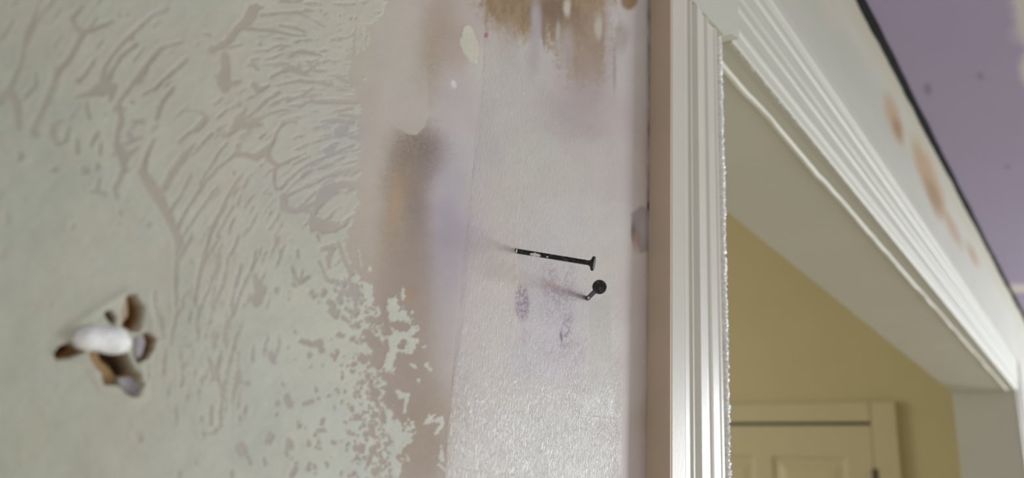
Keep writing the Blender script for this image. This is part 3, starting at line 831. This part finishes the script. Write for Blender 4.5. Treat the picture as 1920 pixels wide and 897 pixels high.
# ------------------------------------------------------------------ hall door with its frame
door = bpy.data.objects.new('door_1', None); S.collection.objects.link(door); door.location = (XH, 0.49, FLOOR); tag(door, kind='structure')
DZ = 0.333; DY0, DY1 = 0.492, 1.25
def pb(name, a, b, mat, bev=0.002): return adopt(box(name, a, b, mat, None, bev), door)
pb('door_casing', (XH-0.028, DY0-0.088, FLOOR), (XH+0.001, DY0-0.004, DZ+0.074), M_door, 0.004)
pb('door_casing', (XH-0.028, DY1+0.004, FLOOR), (XH+0.001, DY1+0.088, DZ+0.074), M_door, 0.004)
pb('door_casing', (XH-0.0275, DY0-0.0043, DZ+0.006), (XH+0.001, DY1+0.0043, DZ+0.0735), M_door, 0.003)
pb('door_gap', (XH-0.0012, DY0-0.006, FLOOR), (XH-0.0004, DY1+0.006, DZ+0.008), M_dark, 0)
pw = 0.262; st = 0.086; rails = [(DZ-0.111, DZ-0.36), (DZ-0.46, DZ-1.10), (DZ-1.24, DZ-1.86)]
# door slab: a lattice with the six panels sunk in
ys = [DY0, DY0+st, DY0+st+pw, DY1-st-pw, DY1-st, DY1]; zs = sorted([FLOOR+0.01, DZ-0.004]+[v_ for r_ in rails for v_ in r_])
bm = bmesh.new()
for i in range(5):
    for j in range(len(zs)-1):
        ya, yb, za, zb = ys[i], ys[i+1], zs[j], zs[j+1]
        panel = i in (1, 3) and j % 2 == 1
        q = [(XH-0.014, ya, za), (XH-0.014, yb, za), (XH-0.014, yb, zb), (XH-0.014, ya, zb)]
        if not panel: bm.faces.new([bm.verts.new(v_) for v_ in q]); continue
        prev = [bm.verts.new(v_) for v_ in q]
        for ins, dx in ((0.012, 0.009), (0.022, 0.009), (0.05, 0.003)):
            r_ = [bm.verts.new((XH-0.014+dx, ya+ins, za+ins)), bm.verts.new((XH-0.014+dx, yb-ins, za+ins)), bm.verts.new((XH-0.014+dx, yb-ins, zb-ins)), bm.verts.new((XH-0.014+dx, ya+ins, zb-ins))]
            for k in range(4): bm.faces.new([prev[k], prev[(k+1) % 4], r_[(k+1) % 4], r_[k]])
            prev = r_
        bm.faces.new(prev)
bmesh.ops.remove_doubles(bm, verts=bm.verts, dist=1e-5)
bmesh.ops.recalc_face_normals(bm, faces=bm.faces)
me = bpy.data.meshes.new('door_leaf'); bm.to_mesh(me); bm.free(); adopt(link('door_leaf', me, M_door), door)
for z in (0.182, -0.7, -1.5):
    h = adopt(mesh_obj('hinge', *(lambda c, r, a, b_: ([(c[0]+r*math.cos(k*math.pi/6), c[1]+r*math.sin(k*math.pi/6), zz) for zz in (a, b_) for k in range(12)], [(k, (k+1) % 12, 12+(k+1) % 12, 12+k) for k in range(12)]+[tuple(range(12)), tuple(range(12, 24))]))((XH-0.024, DY0-0.006), 0.0105, z-0.085, z), M_hinge), door)
    h['label'] = 'dark metal hinge'

# ------------------------------------------------------------------ nails
def revolve(prof, seg=40):
    vs = []; m_ = len(prof)
    for k in range(seg):
        a = 2*math.pi*k/seg
        for r_, z in prof: vs.append((r_*math.cos(a), r_*math.sin(a), z))
    fa = [(k*m_+j, ((k+1) % seg)*m_+j, ((k+1) % seg)*m_+j+1, k*m_+j+1) for k in range(seg) for j in range(m_-1)]
    return vs, fa
def nail(base, head, label, faxis=None, r=0.00108, hr=0.0031):
    base = Vector(base); head = Vector(head); L = (head-base).length; q = (head-base).to_track_quat('Z', 'Y')
    root = bpy.data.objects.new('nail', None); S.collection.objects.link(root); root.location = base; root.rotation_euler = q.to_euler()
    tag(root, label, 'nail', 'nails driven into the patched wall')
    pr = [(0, -0.010), (r*0.3, -0.0085), (r, -0.006)]
    for i in range(1, 40):
        z = -0.006+(L+0.006-0.0008)*i/40
        pr.append((r*(1+(0.035 if i % 2 else -0.03) if i > 28 else r and 1.0)*1.0 if i > 28 else r, z))
    pr += [(r*1.25, L-0.0009), (0, L-0.0008)]
    vs, fa = revolve(pr); o = mesh_obj('shank', vs, fa, M_nail, root, True)
    vs, fa = revolve([(0, L-0.0016), (r*1.15, L-0.0016), (hr*0.6, L-0.0009), (hr*0.94, L-0.0006), (hr, L-0.0003), (hr, L+0.0003), (hr*0.95, L+0.0006), (0, L+0.0008)])
    o = mesh_obj('head', vs, fa, M_nail, root, False)
    return root, L
b1 = onwall(968, 471, -0.0001); h1 = atdepth(1112, 494.5, 0.338)
b2 = onwall(1102, 560, -0.0001); h2 = atdepth(1124, 538.5, 0.345)
n1, L1 = nail(b1, h1, 'upper black nail seen side on, white paint flecks on its shank')
n2, L2 = nail(b2, h2, 'lower black nail pointing at the camera, round head in front')
def fleck(root, z0, z1, ang, half, r, mat, name='paint_fleck'):
    vs = []; fa = []; n = 14; rg = np.random.RandomState(int(z0*1e5) % 999)
    for i in range(n+1):
        f_ = i/n; wv = half*math.sin(math.pi*min(max(f_, 0.02), 0.98))**0.5*(0.8+0.5*rg.rand())
        for k in range(7):
            a = ang+wv*(k/3-1); rr = r+0.0001*(1-abs(k/3-1)) + 0.00002; vs.append((rr*math.cos(a), rr*math.sin(a), z0+(z1-z0)*f_))
    for i in range(n):
        for k in range(6): fa.append((i*7+k, i*7+k+1, (i+1)*7+k+1, (i+1)*7+k))
    o = mesh_obj(name, vs, fa, mat, root, True); o['label'] = 'white paint fleck'; return o
def cam_ang(root):
    q = root.rotation_euler.to_quaternion().inverted(); v_ = q @ (Vector((0, -D, 0))-Vector(root.location)); return math.atan2(v_.y, v_.x)
# direction on the shank that faces down in the photo
def down_ang(root):
    q = root.rotation_euler.to_quaternion().inverted(); v_ = q @ Vector((0, 0, -1)); return math.atan2(v_.y, v_.x)
c1 = cam_ang(n1); dn = down_ang(n1)
mid = math.atan2(math.sin(c1)+0.45*math.sin(dn), math.cos(c1)+0.45*math.cos(dn))
fleck(n1, L1*0.19, L1*0.33, mid, 0.75, 0.00108, M_white)
fleck(n1, L1*0.405, L1*0.43, mid, 0.3, 0.00108, M_white)
fleck(n1, L1*0.0, L1*0.022, c1, 0.9, 0.00108, M_white)
c2 = cam_ang(n2)
fleck(n2, L2*0.12, L2*0.3, c2, 0.45, 0.00108, M_white)

# ------------------------------------------------------------------ lump of white spackle in the broken plaster
bm = bmesh.new(); bmesh.ops.create_icosphere(bm, subdivisions=5, radius=1)
pa = onwall(146, 630); pb_ = onwall(190, 632); pc = onwall(234, 643)
for v_ in bm.verts:
    c = np.array(v_.co); s_ = c[0]
    x = (pa[0]+pc[0])/2+s_*(pc[0]-pa[0])/2*1.2
    cr = math.sqrt(max(c[1]**2+c[2]**2, 1e-9)); fat = (1-abs(s_)**3.5)**0.5/cr if abs(s_) < 1 else 0
    nn = float(fbm(np.array([c[0]*2.5+5]), np.array([c[2]*2.5+c[1]*2]), 3, 3)[0])
    zc = pa[2]*(1-s_)/2+pc[2]*(1+s_)/2+0.0006*(1-s_*s_)-0.0006
    v_.co = (x, -0.0003+c[1]*fat*(0.0030 if c[1] < 0 else 0.004)*(1+nn*0.35), zc+0.0032*c[2]*fat*(1+nn*0.35))
me = bpy.data.meshes.new('spackle_lump'); bm.to_mesh(me); bm.free()
for p_ in me.polygons: p_.use_smooth = True
o = link('spackle_lump', me, M_white)
tag(o, 'lump of bright white spackle filling the broken hole in the textured plaster', 'spackle')
